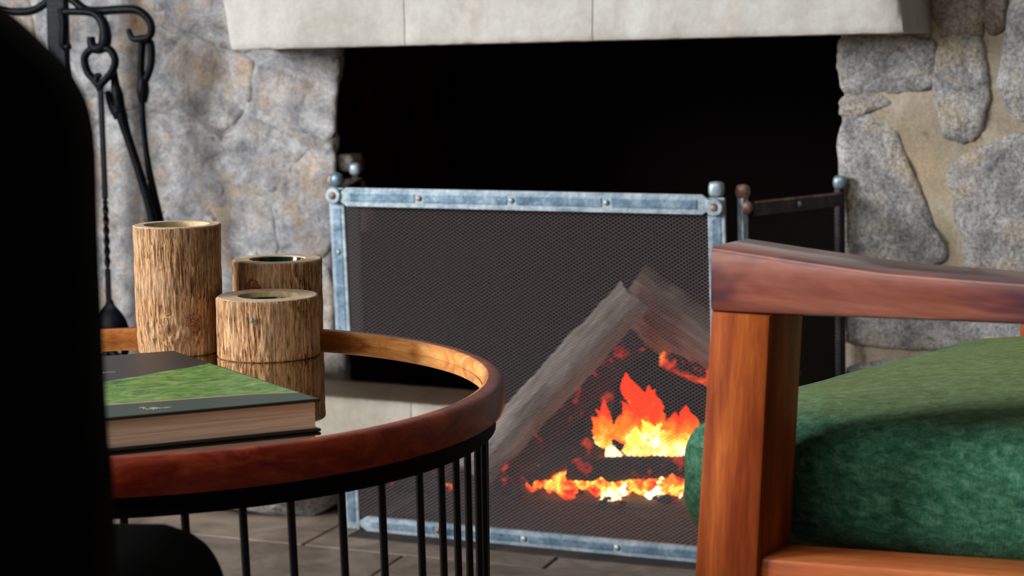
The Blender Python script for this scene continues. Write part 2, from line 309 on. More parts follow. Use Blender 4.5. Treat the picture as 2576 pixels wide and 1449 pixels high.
ST_L = [[(-0.6469, 0.8678),(-0.398, 0.8618),(-0.401, 0.7567),(-0.4922, 0.7431),(-0.5226, 0.7528),(-0.5839, 0.7737),(-0.6419, 0.7948)], [(-0.6527, 0.7827),(-0.5922, 0.7603),(-0.523, 0.7407),(-0.4686, 0.7175),(-0.4782, 0.6573),(-0.5077, 0.6235),(-0.5392, 0.6085),(-0.597, 0.6314),(-0.652, 0.6409),(-0.6745, 0.6381),(-0.6685, 0.7258)], [(-0.4547, 0.7241),(-0.3085, 0.7255),(-0.3138, 0.6868),(-0.3199, 0.6506),(-0.3218, 0.601),(-0.3495, 0.5909),(-0.4053, 0.6072),(-0.454, 0.6237),(-0.4705, 0.6573)], [(-0.6702, 0.6257),(-0.6013, 0.6205),(-0.5475, 0.5928),(-0.529, 0.5657),(-0.5343, 0.5008),(-0.5801, 0.4476),(-0.6792, 0.4425)], [(-0.5218, 0.593),(-0.4658, 0.6136),(-0.4055, 0.5985),(-0.3572, 0.5828),(-0.3879, 0.5571),(-0.4232, 0.5095),(-0.4963, 0.5001),(-0.5205, 0.542)], [(-0.3751, 0.5572),(-0.3461, 0.5789),(-0.3224, 0.5764),(-0.3206, 0.5312),(-0.3262, 0.397),(-0.423, 0.3873),(-0.4303, 0.4755),(-0.4117, 0.5164)], [(-0.5005, 0.4905),(-0.4391, 0.4889),(-0.4343, 0.3938),(-0.4375, 0.2839),(-0.4976, 0.3402),(-0.5199, 0.4187)], [(-0.8856, 0.8735),(-0.6588, 0.8681),(-0.6577, 0.7971),(-0.6818, 0.7327),(-0.6879, 0.6436),(-0.8976, 0.6363)], [(-0.9068, 0.6221),(-0.6862, 0.6256),(-0.6905, 0.4422),(-0.7073, 0.2724),(-0.9251, 0.2631)], [(-0.6716, 0.4315),(-0.5805, 0.4365),(-0.5227, 0.4049),(-0.5056, 0.333),(-0.5105, 0.232),(-0.6913, 0.2233)], [(-0.4966, 0.3229),(-0.4378, 0.2735),(-0.4234, 0.375),(-0.3273, 0.3835),(-0.333, 0.1513),(-0.5025, 0.1414)], [(-0.9283, 0.2002),(-0.5109, 0.2208),(-0.5172, -0.0223),(-0.9413, -0.055)], [(-0.5013, 0.1303),(-0.3333, 0.1403),(-0.3368, 0.0021),(-0.5058, -0.0107)], [(-1.2305, 0.8817),(-0.9023, 0.8739),(-0.9165, 0.6291),(-1.2473, 0.6282)], [(-1.2483, 0.6136),(-0.924, 0.615),(-0.9423, 0.2623),(-1.2724, 0.2483)], [(-1.2732, 0.2369),(-0.943, 0.2477),(-0.9588, -0.0563),(-1.2943, -0.0822)]]
EDGE_L = [(-0.3033, 0.7555),(-0.3071, 0.6901),(-0.3172, 0.6671),(-0.3198, 0.6242),(-0.3176, 0.5911),(-0.3232, 0.5445),(-0.3233, 0.424),(-0.3296, 0.2885),(-0.33, 0.1515),(-0.3372, -0.0154)]
EDGE_R = [(0.5298, 0.7693),(0.5299, 0.7162),(0.5334, 0.6718),(0.5366, 0.6599),(0.5315, 0.6391),(0.5336, 0.5675),(0.5327, 0.4954),(0.5366, 0.3864),(0.5366, 0.2947),(0.538, 0.2333),(0.5402, 0.0153)]
T_POST = [(-0.7624, 0.8795),(-0.7715, 0.6605),(-0.7809, 0.2165),(-0.7864, -0.0156)]
T_ARM1 = [(-0.7614, 0.8663),(-0.7457, 0.8343),(-0.7321, 0.8229),(-0.7131, 0.81),(-0.6899, 0.807),(-0.655, 0.8084),(-0.6204, 0.8084),(-0.6016, 0.8016),(-0.5886, 0.7871),(-0.5869, 0.7715),(-0.5941, 0.7625),(-0.611, 0.7601),(-0.6217, 0.7602),(-0.6275, 0.7668),(-0.631, 0.776)]
T_ARM0 = [(-0.7614, 0.8663),(-0.7788, 0.8337),(-0.7995, 0.8175),(-0.8239, 0.8093),(-0.8602, 0.8086),(-0.9006, 0.8106),(-0.926, 0.7962),(-0.9353, 0.7761)]
T_ARM2 = [(-0.7501, 0.8067),(-0.7094, 0.806),(-0.6862, 0.8023),(-0.6713, 0.789),(-0.6667, 0.7693),(-0.6698, 0.7516),(-0.6794, 0.7451),(-0.6903, 0.7465),(-0.6946, 0.7545),(-0.6949, 0.765)]
T_ARM3 = [(-0.7522, 0.812),(-0.7479, 0.7869),(-0.7509, 0.7571),(-0.7474, 0.7484),(-0.7387, 0.7497)]
T_RINGA = [(-0.6794, 0.7451),(-0.6594, 0.7436),(-0.6499, 0.7297),(-0.6505, 0.7165),(-0.6596, 0.7028),(-0.6741, 0.6896),(-0.6821, 0.6844),(-0.6911, 0.6937),(-0.703, 0.7056),(-0.7085, 0.7236),(-0.7065, 0.7335),(-0.6967, 0.7426)]
T_SHAFTA = [(-0.6784, 0.6989),(-0.6846, 0.7003),(-0.6866, 0.6903),(-0.6794, 0.6771),(-0.6794, 0.6406),(-0.6806, 0.5606),(-0.6811, 0.4801),(-0.6799, 0.3991),(-0.6795, 0.3175)]
T_HANDB = [(-0.6631, 0.71),(-0.6618, 0.6869),(-0.658, 0.6671),(-0.6524, 0.6373)]
T_LEGB = [(-0.6524, 0.6373),(-0.6443, 0.6076),(-0.6305, 0.5678),(-0.6134, 0.5148),(-0.5966, 0.4552),(-0.5849, 0.3617),(-0.5786, 0.2268)]
T_LEGB2 = [(-0.6779, 0.6738),(-0.6689, 0.6486),(-0.6564, 0.6327)]
T_RINGC = [(-0.6095, 0.76),(-0.5991, 0.7521),(-0.5986, 0.726),(-0.604, 0.7064),(-0.6139, 0.6901),(-0.6196, 0.6999),(-0.6185, 0.7262),(-0.6151, 0.7523)]
T_SHAFTC = [(-0.6168, 0.6934),(-0.62, 0.6539),(-0.6176, 0.6011),(-0.6108, 0.5415),(-0.596, 0.4685),(-0.5833, 0.402),(-0.5749, 0.3217),(-0.5709, 0.2272)]
T_SHOVEL = [(-0.681, 0.3209),(-0.6687, 0.3125),(-0.6497, 0.2983),(-0.6371, 0.2818),(-0.6318, 0.2582),(-0.6293, 0.2242),(-0.7124, 0.22),(-0.7045, 0.2548),(-0.6998, 0.2893),(-0.6908, 0.3137)]
BOOK = {'NR': (-0.1378, 1.29, 0.486), 'FR': (-0.2845, 1.513, 0.486), 'NL': (-0.2775, 1.2264, 0.486), 'a': (-0.3094, 1.3667, 0.486), 'b': (-0.2412, 1.447, 0.486), 'c': (-0.2879, 1.2739, 0.486), 'd': (-0.1919, 1.3099, 0.486), 'e': (-0.1427, 1.3183, 0.486), 't0': (-0.2599, 1.2564, 0.486), 't1': (-0.2394, 1.2611, 0.486), 'm0': (-0.3205, 1.4092, 0.486), 'm1': (-0.3109, 1.4104, 0.486), 'bot': (-0.1431, 1.2834, 0.4619)}
CH_ARM_T = [(0.0, 0.6),(0.0179, 0.5984),(0.0467, 0.5956),(0.083, 0.5925),(0.118, 0.5895),(0.1549, 0.5885),(0.2117, 0.5875),(0.2416, 0.5873),(0.2881, 0.5877),(0.3325, 0.5892)]
CH_ARM_B = [(-0.0006, 0.5554),(0.0433, 0.5562),(0.1161, 0.5588),(0.2124, 0.5614),(0.2889, 0.564),(0.3334, 0.5653)]
# ================= the room =================
rs = random.Random(4)
def fbm(p, s, o=4): return noise.fractal(Vector(p) * s, .8, 2.0, o)
def interp(edge, z):
    e = sorted(edge, key=lambda q: q[1])
    if z <= e[0][1]: return e[0][0]
    for a, b in zip(e, e[1:]):
        if z <= b[1]: t = (z - a[1]) / (b[1] - a[1]); return a[0] + (b[0] - a[0]) * t
    return e[-1][0]
def wall_side(bm, uo, edge, sgn, mi):
    nz, nu = 60, 40; zt = .757; grid = []
    for i in range(nz + 1):
        z = zt * i / nz; ue = interp(edge, z) + .004 * fbm((5, z, sgn), 30); row = []
        for k in range(nu + 1):
            t = (k / nu) ** 1.6; u = ue + (uo - ue) * t
            row.append(bm.verts.new((u, .004 * fbm((u, z, 2), 12) + (.012 if k == 0 else 0), z)))
        back = [bm.verts.new((ue + sgn * .0, d, z)) for d in (.02, .16, .5)]
        grid.append((row, back))
    for i in range(nz):
        (a, ab), (b, bb) = grid[i], grid[i + 1]
        for k in range(nu): bm.faces.new((a[k], a[k + 1], b[k + 1], b[k])).material_index = mi
        pa = [a[0]] + ab; pb = [b[0]] + bb
        for k in range(3): bm.faces.new((pa[k], pa[k + 1], pb[k + 1], pb[k])).material_index = mi if k == 0 else 3
bm = bmesh.new()
wall_side(bm, -2.6, EDGE_L, 1, 0); wall_side(bm, 2.6, EDGE_R, -1, 1)
def quadgrid(bm, u0, u1, z0, z1, nu, nz, mi, n=0):
    g = [[bm.verts.new((u0 + (u1 - u0) * k / nu, n + .004 * fbm((u0 + (u1 - u0) * k / nu, z0 + (z1 - z0) * i / nz, 2), 12), z0 + (z1 - z0) * i / nz)) for k in range(nu + 1)] for i in range(nz + 1)]
    for i in range(nz):
        for k in range(nu): bm.faces.new((g[i][k], g[i][k + 1], g[i + 1][k + 1], g[i + 1][k])).material_index = mi
quadgrid(bm, -2.6, .2, .757, 2.6, 60, 40, 0); quadgrid(bm, .2, 2.6, .757, 2.6, 50, 40, 1)
wall_back = from_bm('wall_back', bm, [M['mortar_left'], M['mortar_right'], M['soot'], M['soot_side']], mw=FM, smooth=True)
for k in range(1): tag(wall_back, 'fireplace wall of irregular stones around the black hearth opening', kind='structure')
def stone(pts, mat, proud, seed, rough=.004, inset=.016, grow=.004):
    P2 = [Vector((a, b)) for a, b in pts]
    c = sum(P2, Vector((0, 0))) / len(P2); P2 = [p + (p - c).normalized() * grow for p in P2]
    for w in (.16, .22, .25):
        q = []
        for a, b in zip(P2, P2[1:] + P2[:1]): q += [a * (1 - w) + b * w, a * w + b * (1 - w)]
        P2 = q
    n = len(P2); bm = bmesh.new(); rings = []
    sz = sum((p - c).length for p in P2) / n; inset = min(inset, sz * .25)
    for f, d in ((1, -.005), (1, .12), (1 - inset * .4 / sz, .55), (1 - inset * 1.2 / sz, .95), (.55, 1.0), (.3, 1.05)):
        ring = []
        for i, p in enumerate(P2):
            w = p + (p - c).normalized() * .005 * fbm((p.x, p.y, seed), 30)
            q = c + (w - c) * f; dep = proud * d if d > 0 else d
            if d > 0: dep += rough * fbm((q.x, q.y, seed), 14) + rough * .5 * fbm((q.x, q.y, seed + 9), 45)
            ring.append(bm.verts.new((q.x, -dep, max(q.y, .001))))
        rings.append(ring)
    for a, b in zip(rings, rings[1:]):
        for k in range(n): bm.faces.new((a[k], a[(k + 1) % n], b[(k + 1) % n], b[k]))
    cv = bm.verts.new((c.x, -proud * 1.05, max(c.y, .001)))
    for k in range(n): bm.faces.new((rings[-1][k], rings[-1][(k + 1) % n], cv))
    return from_bm('stone', bm, mat, parent=wall_back, smooth=True)
for i, p in enumerate(ST_L): stone(p, M['stone_left'], .002 + .002 * rs.random(), i, .003, .03, .009)
for i, p in enumerate(ST_R): stone(p, M['stone_brown' if i in (4, 6) else 'stone_right'], .010 if i > 2 else .007, i + 30, .005, .016, .012 if i in (2, 3, 7) else .007)
# rougher stones further off along the wall (past the frame)
def cell(u0, u1, z0, z1, mat, i):
    j = lambda: rs.uniform(-.012, .012)
    stone([(u0 + j(), z0 + j()), ((u0 + u1) / 2, z0 + j()), (u1 + j(), z0 + j()), (u1 + j(), z1 + j()), ((u0 + u1) / 2, z1 + j()), (u0 + j(), z1 + j())], mat, .01, i, .004)
i = 60
for (ua, ub, za, zb, mt) in ((-2.5, -1.32, .02, 2.5, 'stone_left'), (1.08, 2.5, .02, 2.5, 'stone_right'), (-1.3, -.5, .9, 2.5, 'stone_left'), (.72, 1.06, .86, 2.5, 'stone_right'), (-.5, .72, 1.08, 2.5, 'stone_left')):
    z = za
    while z < zb - .1:
        h = min(rs.uniform(.2, .32), zb - z); u = ua
        while u < ub - .06:
            w = min(rs.uniform(.22, .4), ub - u); cell(u + .01, u + w - .01, z + .01, z + h - .01, M[mt], i); i += 1; u += w
        z += h
# broken stone edge and footing beside the opening
def rock(name, c, s, mat, seed, parent, sub=3, amp=.25):
    bm = bmesh.new(); bmesh.ops.create_icosphere(bm, subdivisions=sub, radius=1)
    for v in bm.verts:
        d = v.co.copy(); m = max(abs(d.x), abs(d.y), abs(d.z)); q = d * (1 - .55) + d / m * .55
        q *= 1 + amp * noise.noise(d * 1.7 + Vector((seed, seed, 0)))
        v.co = Vector((q.x * s[0] * .85, q.y * s[1] * .85, q.z * s[2] * .85)) + Vector(c)
    return from_bm(name, bm, mat, parent=parent, smooth=True)
rock('stone', (-.312, .045, .55), (.026, .035, .018), M['stone_brown'], 3, wall_back)
rock('stone', (-.312, .06, .50), (.016, .04, .028), M['stone_right'], 7, wall_back)
rock('stone', (-.306, .09, .455), (.02, .03, .03), M['stone_brown'], 9, wall_back)
rock('stone', (-.40, -.14, .035), (.19, .13, .045), M['stone_right'], 12, wall_back)
# firebox
bm = bmesh.new()
def quad(bm, a, b, c, d, mi=0):
    f = bm.faces.new([bm.verts.new(p) for p in (a, b, c, d)]); f.material_index = mi
x0, x1, y0, y1 = -.345, .548, .012, .52
quad(bm, (x0, y1, 0), (x1, y1, 0), (x1, y1, 1.6), (x0, y1, 1.6)); quad(bm, (x0, .05, 0), (x0, y1, 0), (x0, y1, .71), (x0, .05, .71), 2); quad(bm, (x1, .05, 0), (x1, y1, 0), (x1, y1, .71), (x1, .05, .71)); quad(bm, (x0, .16, .7), (x0, y1, .7), (x0, y1, 1.6), (x0, .16, 1.6)); quad(bm, (x1, .16, .7), (x1, y1, .7), (x1, y1, 1.6), (x1, .16, 1.6))
quad(bm, (x0, .02, .757), (x1, .02, .757), (x1, .16, .80), (x0, .16, .80)); quad(bm, (x0, .16, .8), (x1, .16, .8), (x1, .16, 1.6), (x0, .16, 1.6))
quad(bm, (x0, .16, 1.6), (x1, .16, 1.6), (x1, y1, 1.6), (x0, y1, 1.6)); quad(bm, (x0, .0, .002), (x1, .0, .002), (x1, y1, .002), (x0, y1, .002), 1)
from_bm('firebox', bm, [M['soot'], M['ash'], M['soot_side']], parent=wall_back)
# floor
bm = bmesh.new(); box(bm, -2.6, 2.6, -5, .52, -.1, -.006); floor = tag(from_bm('floor', bm, M['floor'], mw=FM), kind='structure')
n = -.03
while n > -2.6:
    d = rs.uniform(.26, .42); u = -1.3 + rs.uniform(-.2, 0)
    while u < 1.6:
        w = rs.uniform(.3, .55); bm = bmesh.new()
        box(bm, u + .0025, u + w - .0025, n - d + .0025, n - .0025, -.02, rs.uniform(-.0022, -.0008), .003)
        for v in bm.verts: v.co.x += .012 * noise.noise(Vector((v.co.x * 3, v.co.y * 3, 1))); v.co.y += .012 * noise.noise(Vector((v.co.x * 3, v.co.y * 3, 7)))
        from_bm('slab', bm, M['slab'], parent=floor); u += w
    n -= d
bm = bmesh.new(); box(bm, -.15, .53, -.30, .02, -.004, .0015, .001)
for v in bm.verts: v.co.x += .03 * v.co.y
from_bm('shaded_hearth_slab', bm, M['hearth'], parent=floor)  # added dark slab behind the screen, its colour carries soot and shade
def shell(name, boxes, mat):
    bm = bmesh.new()
    for b in boxes: box(bm, *b)
    return tag(from_bm(name, bm, mat, mw=FM), kind='structure')
shell('ceiling', [(-2.6, 2.6, -5, .1, 2.6, 2.7)], M['ceiling'])
shell('wall_right', [(2.6, 2.7, -5, 0, 0, 2.6)], M['dark_plaster'])
shell('wall_left', [(-2.7, -2.6, -5, -4.0, 0, 2.6), (-2.7, -2.6, -2.0, 0, 0, 2.6), (-2.7, -2.6, -4.0, -2.0, 0, .7), (-2.7, -2.6, -4.0, -2.0, 2.3, 2.6)], M['plaster'])
shell('wall_front', [(-2.6, -2.65 + .0, -5.1, -5, 0, 2.6), (-.85, 2.6, -5.1, -5, 0, 2.6), (-2.6, -.85, -5.1, -5, 0, .7), (-2.6, -.85, -5.1, -5, 2.3, 2.6)], M['plaster'])
def window(name, horiz, a0, a1, c):
    bm = bmesh.new()
    for s in (a0, (a0 + a1) / 2, a1 - .05):
        b = (s, s + .05, c - .03, c + .03, .7, 2.3) if horiz else (c - .03, c + .03, s, s + .05, .7, 2.3); box(bm, *b)
    for z in (.7, 2.25):
        b = (a0, a1, c - .03, c + .03, z, z + .05) if horiz else (c - .03, c + .03, a0, a1, z, z + .05); box(bm, *b)
    tag(from_bm(name, bm, M['window_frame'], mw=FM), kind='structure')
window('window_1', True, -2.6, -.85, -5.05); window('window_2', False, -4.0, -2.0, -2.65)

# ================= lintel =================
lint = empty('stone_mantel', FW(0, 0, .74), TH, 'pale limewashed stone mantel beam spanning the top of the fireplace opening', 'mantel')
cuts = [-.428, -.121, .186, .6455]
for j in range(3):
    bm = bmesh.new(); nu = 40; nz = 14; uu0, uu1 = cuts[j] + (.0009 if j else 0), cuts[j + 1] - (.0006 if j < 2 else 0)
    def zb(u): return .0005 + .0135 * (u + .43) / 1.07 + .0012 * fbm((u, 3, 1), 30)
    def ue(u, z): return u + ((-.15 * z) if (j == 0 and u < uu0 + 1e-4) else 0) + (-.10 * z if (j == 2 and u > uu1 - 1e-4) else 0)
    loops = []
    prof = [(-.0, 0), (-.13, 0), (-.137, .0), (-.140, .004)] + [(-.14, .012 + .3 * i / nz) for i in range(nz + 1)] + [(0, .312)]
    for k in range(nu + 1):
        u = uu0 + (uu1 - uu0) * k / nu; row = []
        for (nn, z) in prof:
            zz = z + (zb(u) if z < .2 else 0); uq = ue(u, zz)
            if j == 2 and k == nu: uq += .022 * (1 + nn / .14)
            e = min(k, nu - k); rd = .003 if (e == 0 and (j == 0 and k == 0 or j == 2 and k == nu)) else (.0007 if e == 0 else 0)
            row.append(bm.verts.new((uq, nn + (rd if nn < -.1 else 0) + (.0025 * fbm((u, z, 9), 14) if nn < -.1 else 0), zz)))
        loops.append(row)
    m = len(prof)
    for a, b in zip(loops, loops[1:]):
        for q in range(m): bm.faces.new((a[q], a[(q + 1) % m], b[(q + 1) % m], b[q]))
    bm.faces.new(loops[0]); bm.faces.new(loops[-1])
    from_bm('mantel_block', bm, M['lintel'], parent=lint, smooth=True, ang=50)

# ================= fire screen =================
SA = -math.atan2(.22, .553)
scr = empty('fire_screen', (-.2649, 2.78, 0), SA, 'folding fireplace screen with riveted grey steel frame and fine wire mesh', 'fire screen')
SH = .030; ZT = .53
def sx(x, z): return x + SH * (ZT - z)          # the old frame leans a little out of square
def post(name, x, y, w, t, z0, z1, mat, inner, par=scr, y2=None):
    bm = bmesh.new(); box(bm, -w / 2, w / 2, -t / 2, t / 2, z0, z1, .0012)
    for v in bm.verts: v.co.x += sx(x, v.co.z); v.co.y += y
    o = from_bm(name, bm, mat, parent=par)
    if inner:
        bm = bmesh.new(); box(bm, -w * .27, w * .27, -t / 2 - .001, 0, z0 + .012, z1 - .03, .0008)
        for v in bm.verts: v.co.x += sx(x, v.co.z); v.co.y += y
        from_bm('post_inlay', bm, inner, parent=o)
    return o
def rivet(par, x, y, z, r=.0042, mat=None, ax=(0, -1, 0)):
    bm = bmesh.new(); bmesh.ops.create_uvsphere(bm, u_segments=12, v_segments=6, radius=r)
    for v in bm.verts: v.co.y *= .55
    bmesh.ops.transform(bm, matrix=Matrix.Translation((x, y, z)), verts=bm.verts)
    return from_bm('rivet', bm, mat or M['steel_edge'], parent=par, smooth=True)
LW = .5951
pl = post('post', 0, 0, .025, .008, 0, .530, M['steel_edge'], M['steel']); pr = post('post', LW, 0, .025, .008, 0, .527, M['steel_edge'], M['steel'])
rivet(pl, sx(0, .432), -.0055, .432)
def bar(z0, z1, xa, xb, nm, riv):
    bm = bmesh.new(); h = (z1 - z0) / 2; zc = (z0 + z1) / 2
    pts = [(xa, zc - h * .35), (xa + .012, z0), (xb - .012, z0), (xb, zc - h * .35), (xb, zc + h * .35), (xb - .012, z1), (xa + .012, z1), (xa, zc + h * .35)]
    f = bm.faces.new([bm.verts.new((sx(x, z), -.0125, z)) for x, z in pts]); r = bmesh.ops.extrude_face_region(bm, geom=[f])
    for v in [g for g in r['geom'] if isinstance(g, bmesh.types.BMVert)]: v.co.y = -.0055
    o = from_bm(nm, bm, M['steel_edge'], parent=scr)
    ends = [xa + .012] + riv + [xb - .012]
    for a, b in zip(ends, ends[1:]):
        bm = bmesh.new(); box(bm, a + .007, b - .007, -.0138, -.011, zc - h * .48, zc + h * .48, .001)
        for v in bm.verts: v.co.x = sx(v.co.x, v.co.z)
        from_bm('bar_inlay', bm, M['steel'], parent=o)
    for x in riv: rivet(o, sx(x, zc), -.0138, zc, .0045, M['rust'] if x < .2 else M['steel_edge'])
    return o
bar(.5035, .5315, .009, LW - .006, 'top_bar', [.142, .29, .436]); bar(-.0 + .001, .0245, .018, LW + .003, 'bottom_bar', [.15, .29, .436])
for x, z in ((0, .519), (LW, .514)):
    bm = bmesh.new(); bmesh.ops.create_cone(bm, cap_ends=True, segments=20, radius1=.0135, radius2=.0115, depth=.004, matrix=Matrix.Translation((sx(x, z), -.0145, z)) @ Matrix.Rotation(R(90), 4, 'X'))
    o = from_bm('joint_disc', bm, M['steel_edge'], parent=scr); rivet(o, sx(x, z), -.0165, z, .006, M['rust'])
def finial(par, x, y, z, r, k, mat):
    bm = bmesh.new(); bmesh.ops.create_uvsphere(bm, u_segments=20, v_segments=12, radius=1)
    for v in bm.verts:
        m = max(abs(c) for c in v.co); q = v.co * (1 - k) + v.co / m * k; v.co = Vector((x + q.x * r, y + q.y * r * .8, z + q.z * r * 1.02))
    return from_bm('finial', bm, mat, parent=par, smooth=True)
finial(scr, 0, 0, .5425, .0112, .1, M['steel']); finial(scr, LW, 0, .5385, .0112, .55, M['steel_edge'])
def mesh_panel(par, x0, x1, z0, z1, place, mat, sp=.0054, rad=.00050, slope=.62):
    bm = bmesh.new(); segs = []
    for s in (1, -1):
        c = z0 - slope * (x1 - x0) - sp
        while c < z1 + slope * (x1 - x0) + sp:
            # z = c + s*slope*(x-x0)
            xs = [x0, x1]
            for zz in (z0, z1):
                xs.append(x0 + (zz - c) / (s * slope))
            q = sorted(x for x in xs if x0 - 1e-9 <= x <= x1 + 1e-9 and z0 - 1e-6 <= c + s * slope * (x - x0) <= z1 + 1e-6)
            if len(q) >= 2 and q[-1] - q[0] > .001: segs.append((q[0], c + s * slope * (q[0] - x0), q[-1], c + s * slope * (q[-1] - x0), s))
            c += sp
    for (xa, za, xb, zb_, s) in segs:
        nn = max(1, int(abs(xb - xa) / .15)); prev = None
        d = Vector((xb - xa, 0, zb_ - za)).normalized(); a = Vector((-d.z, 0, d.x)); yo = .0004 * s
        for q in range(2):
            p = Vector((xa, 0, za)).lerp(Vector((xb, 0, zb_)), q)
            ring = [bm.verts.new(place(p.x + a.x * rad * math.cos(t), yo + rad * math.sin(t), p.z + a.z * rad * math.cos(t))) for t in (PI / 6 + 2 * PI / 3 * k for k in range(3))]
            if prev:
                for k in range(3): bm.faces.new((prev[k], prev[(k + 1) % 3], ring[(k + 1) % 3], ring[k]))
            prev = ring
    return tag(from_bm('wire_mesh', bm, mat, parent=par), kind='stuff')
mesh_panel(scr, .010, LW - .010, .012, .512, lambda x, y, z: (sx(x, z), y - .001, z), M['mesh_wire'])
# folding wings, hinged to the middle panel
def wing(p0, p1, zt, fin, n_riv, steelnear):
    inv = (Matrix.Translation((-.2649, 2.78, 0)) @ Matrix.Rotation(SA, 4, 'Z')).inverted()
    a = inv @ Vector((*p0, 0)); b = inv @ Vector((*p1, 0)); d = (b - a); Ln = d.length; d.normalize(); nrm = Vector((d.y, -d.x, 0))
    pan = lambda x, y, z: a + d * x + nrm * y + Vector((SH * (ZT - z) * .6, 0, z))
    def slab_(nm, x0, x1, y0, y1, z0, z1, mat, par=scr):
        bm = bmesh.new(); box(bm, x0, x1, y0, y1, z0, z1, .001)
        for v in bm.verts: v.co = pan(v.co.x, v.co.y, v.co.z)
        return from_bm(nm, bm, mat, parent=par)
    slab_('wing_post', -.006, .006, -.005, .005, 0, zt, M['steel_edge'] if steelnear else M['dark_iron'])
    slab_('wing_post', Ln - .008, Ln + .006, -.005, .005, 0, zt, M['dark_iron'])
    tb = slab_('wing_bar', .012, Ln - .004, .004, .010, zt - .026, zt - .005, M['dark_iron']); slab_('wing_bar', .012, Ln - .004, .004, .010, .002, .024, M['dark_iron'])
    slab_('wing_bar_edge', .014, Ln - .006, .009, .011, zt - .008, zt - .005, M['rust'], tb)
    if n_riv:
        q = pan(Ln * .5, .011, zt - .0155); rivet(tb, q.x, q.y, q.z, .0042, M['steel_edge'])
    for x, m in ((0, M['rust'] if steelnear else M['dark_iron']), (Ln, M['steel_edge'])):
        q = pan(x, 0, zt + .009); finial(scr, q.x, q.y, q.z, .0105, .3, m)
    q = pan(0, .006, zt - .013); rivet(scr, q.x, q.y, q.z, .010, M['rust'])
    mesh_panel(scr, 0.01, Ln - .01, .012, zt - .02, pan, M['mesh_dark'])
wing((.326, 2.57), (.493, 2.738), .525, True, True, True)
wing((-.271, 2.792), (-.260, 3.06), .532, True, False, True)

# ================= fire =================
def log(name, p0, p1, w, h, mat, seed, twist=0, label=None, kind=5, tri=True):
    p0, p1 = Vector(p0), Vector(p1); mid = (p0 + p1) / 2; d = (p1 - p0); Ln = d.length
    q = d.to_track_quat('X', 'Z').to_matrix().to_4x4() @ Matrix.Rotation(R(twist), 4, 'X')
    bm = bmesh.new(); n = 26; rings = []
    sec = [(-.5, -.5), (-.15, -.55), (.2, -.5), (.5, -.32), (.55, .1), (.42, .45), (.05, .55), (-.3, .48), (-.5, .15)] if tri else [(.5 * math.cos(t), .5 * math.sin(t)) for t in [2 * PI * k / 9 for k in range(9)]]
    for i in range(n + 1):
        x = -Ln / 2 + Ln * i / n; sc = 1 + .1 * noise.noise(Vector((x * 9, seed, 0))); rings.append([bm.verts.new((x + .012 * noise.noise(Vector((a * 5, b * 5, seed + (9 if i else 0)))) * (i in (0, n)), (a * w * sc + .004 * noise.noise(Vector((x * 30, a * 4, seed)))), (b * h * sc + .004 * noise.noise(Vector((x * 30, b * 4, seed + 4)))))) for a, b in sec])
    for a, b in zip(rings, rings[1:]):
        for k in range(9): bm.faces.new((a[k], a[(k + 1) % 9], b[(k + 1) % 9], b[k]))
    bm.faces.new(rings[0]); bm.faces.new(rings[-1])
    o = from_bm(name, bm, mat, mw=Matrix.Translation(mid) @ q, smooth=True, ang=45)
    tag(o, label, 'log', 'burning logs in the hearth'); return o
log('firewood_log', (-.075, 2.985, .035), (.203, 3.03, .328), .055, .05, M['log_pale'], 1, 20, 'long pale split log leaning up to the right above the flames')
log('firewood_log', (.200, 3.11, .325), (.46, 3.06, .145), .07, .095, M['log_brown'], 2, 30, 'brown split log sloping down to the right behind the chair arm')
log('firewood_log', (.335, 3.045, .18), (.255, 3.0, .225), 0.03, .024, M['char_mid'], 5, 10, 'short charred stick with a glowing red edge under the brown log')
log('firewood_log', (-.02, 3.05, .03), (.205, 3.12, .25), .055, .06, M['char'], 3, 0, 'blackened log lying in the shade beneath the pale leaning log')
log('firewood_log', (.09, 2.965, .046), (.34, 2.93, .056), .036, .040, M['char'], 8, 0, 'charred log lying level in front of the brightest flames', tri=False)
log('firewood_log', (.02, 2.98, .02), (.13, 3.02, .075), .03, .03, M['char'], 9, 0, 'small black charred piece at the left end of the embers', tri=False)
log('firewood_log', (.13, 3.02, .03), (.155, 3.1, .15), .045, .04, M['char'], 10, 0, 'grey ashy stub standing upright left of the flames', tri=False)
bm = bmesh.new()
for k in range(150):
    t = rs.random(); x = .03 + .36 * t ** .8; y = 2.93 + .17 * rs.random() - .12 * (x - .1); r = rs.uniform(.008, .02)
    q = bmesh.ops.create_icosphere(bm, subdivisions=1, radius=r)['verts']
    for v in q: v.co = Vector((v.co.x * rs.uniform(.8, 1.4), v.co.y * rs.uniform(.8, 1.3), v.co.z * .8)) + Vector((x, y, .012 + .03 * rs.random() * (.4 + t)))
o = from_bm('ember_bed', bm, M['ember']); tag(o, 'bed of glowing orange embers under the logs', 'embers', kind='stuff')
bm = bmesh.new()
for k in range(70):
    x = rs.uniform(-.22, .42); y = 2.9 + rs.uniform(0, .3) - .38 * x * .6; r = rs.uniform(.006, .016)
    q = bmesh.ops.create_icosphere(bm, subdivisions=1, radius=r)['verts']
    for v in q: v.co = Vector((v.co.x * 1.3, v.co.y, v.co.z * .6)) + Vector((x, max(y, 2.96 - .38 * x), .006))
o = from_bm('ash_heap', bm, M['char']); tag(o, 'scattered cold charcoal and ash on the hearth floor', 'ash', kind='stuff')
fire = empty('fire', (.215, 3.0, .06), 0, 'orange and yellow flames burning among the logs', 'fire')
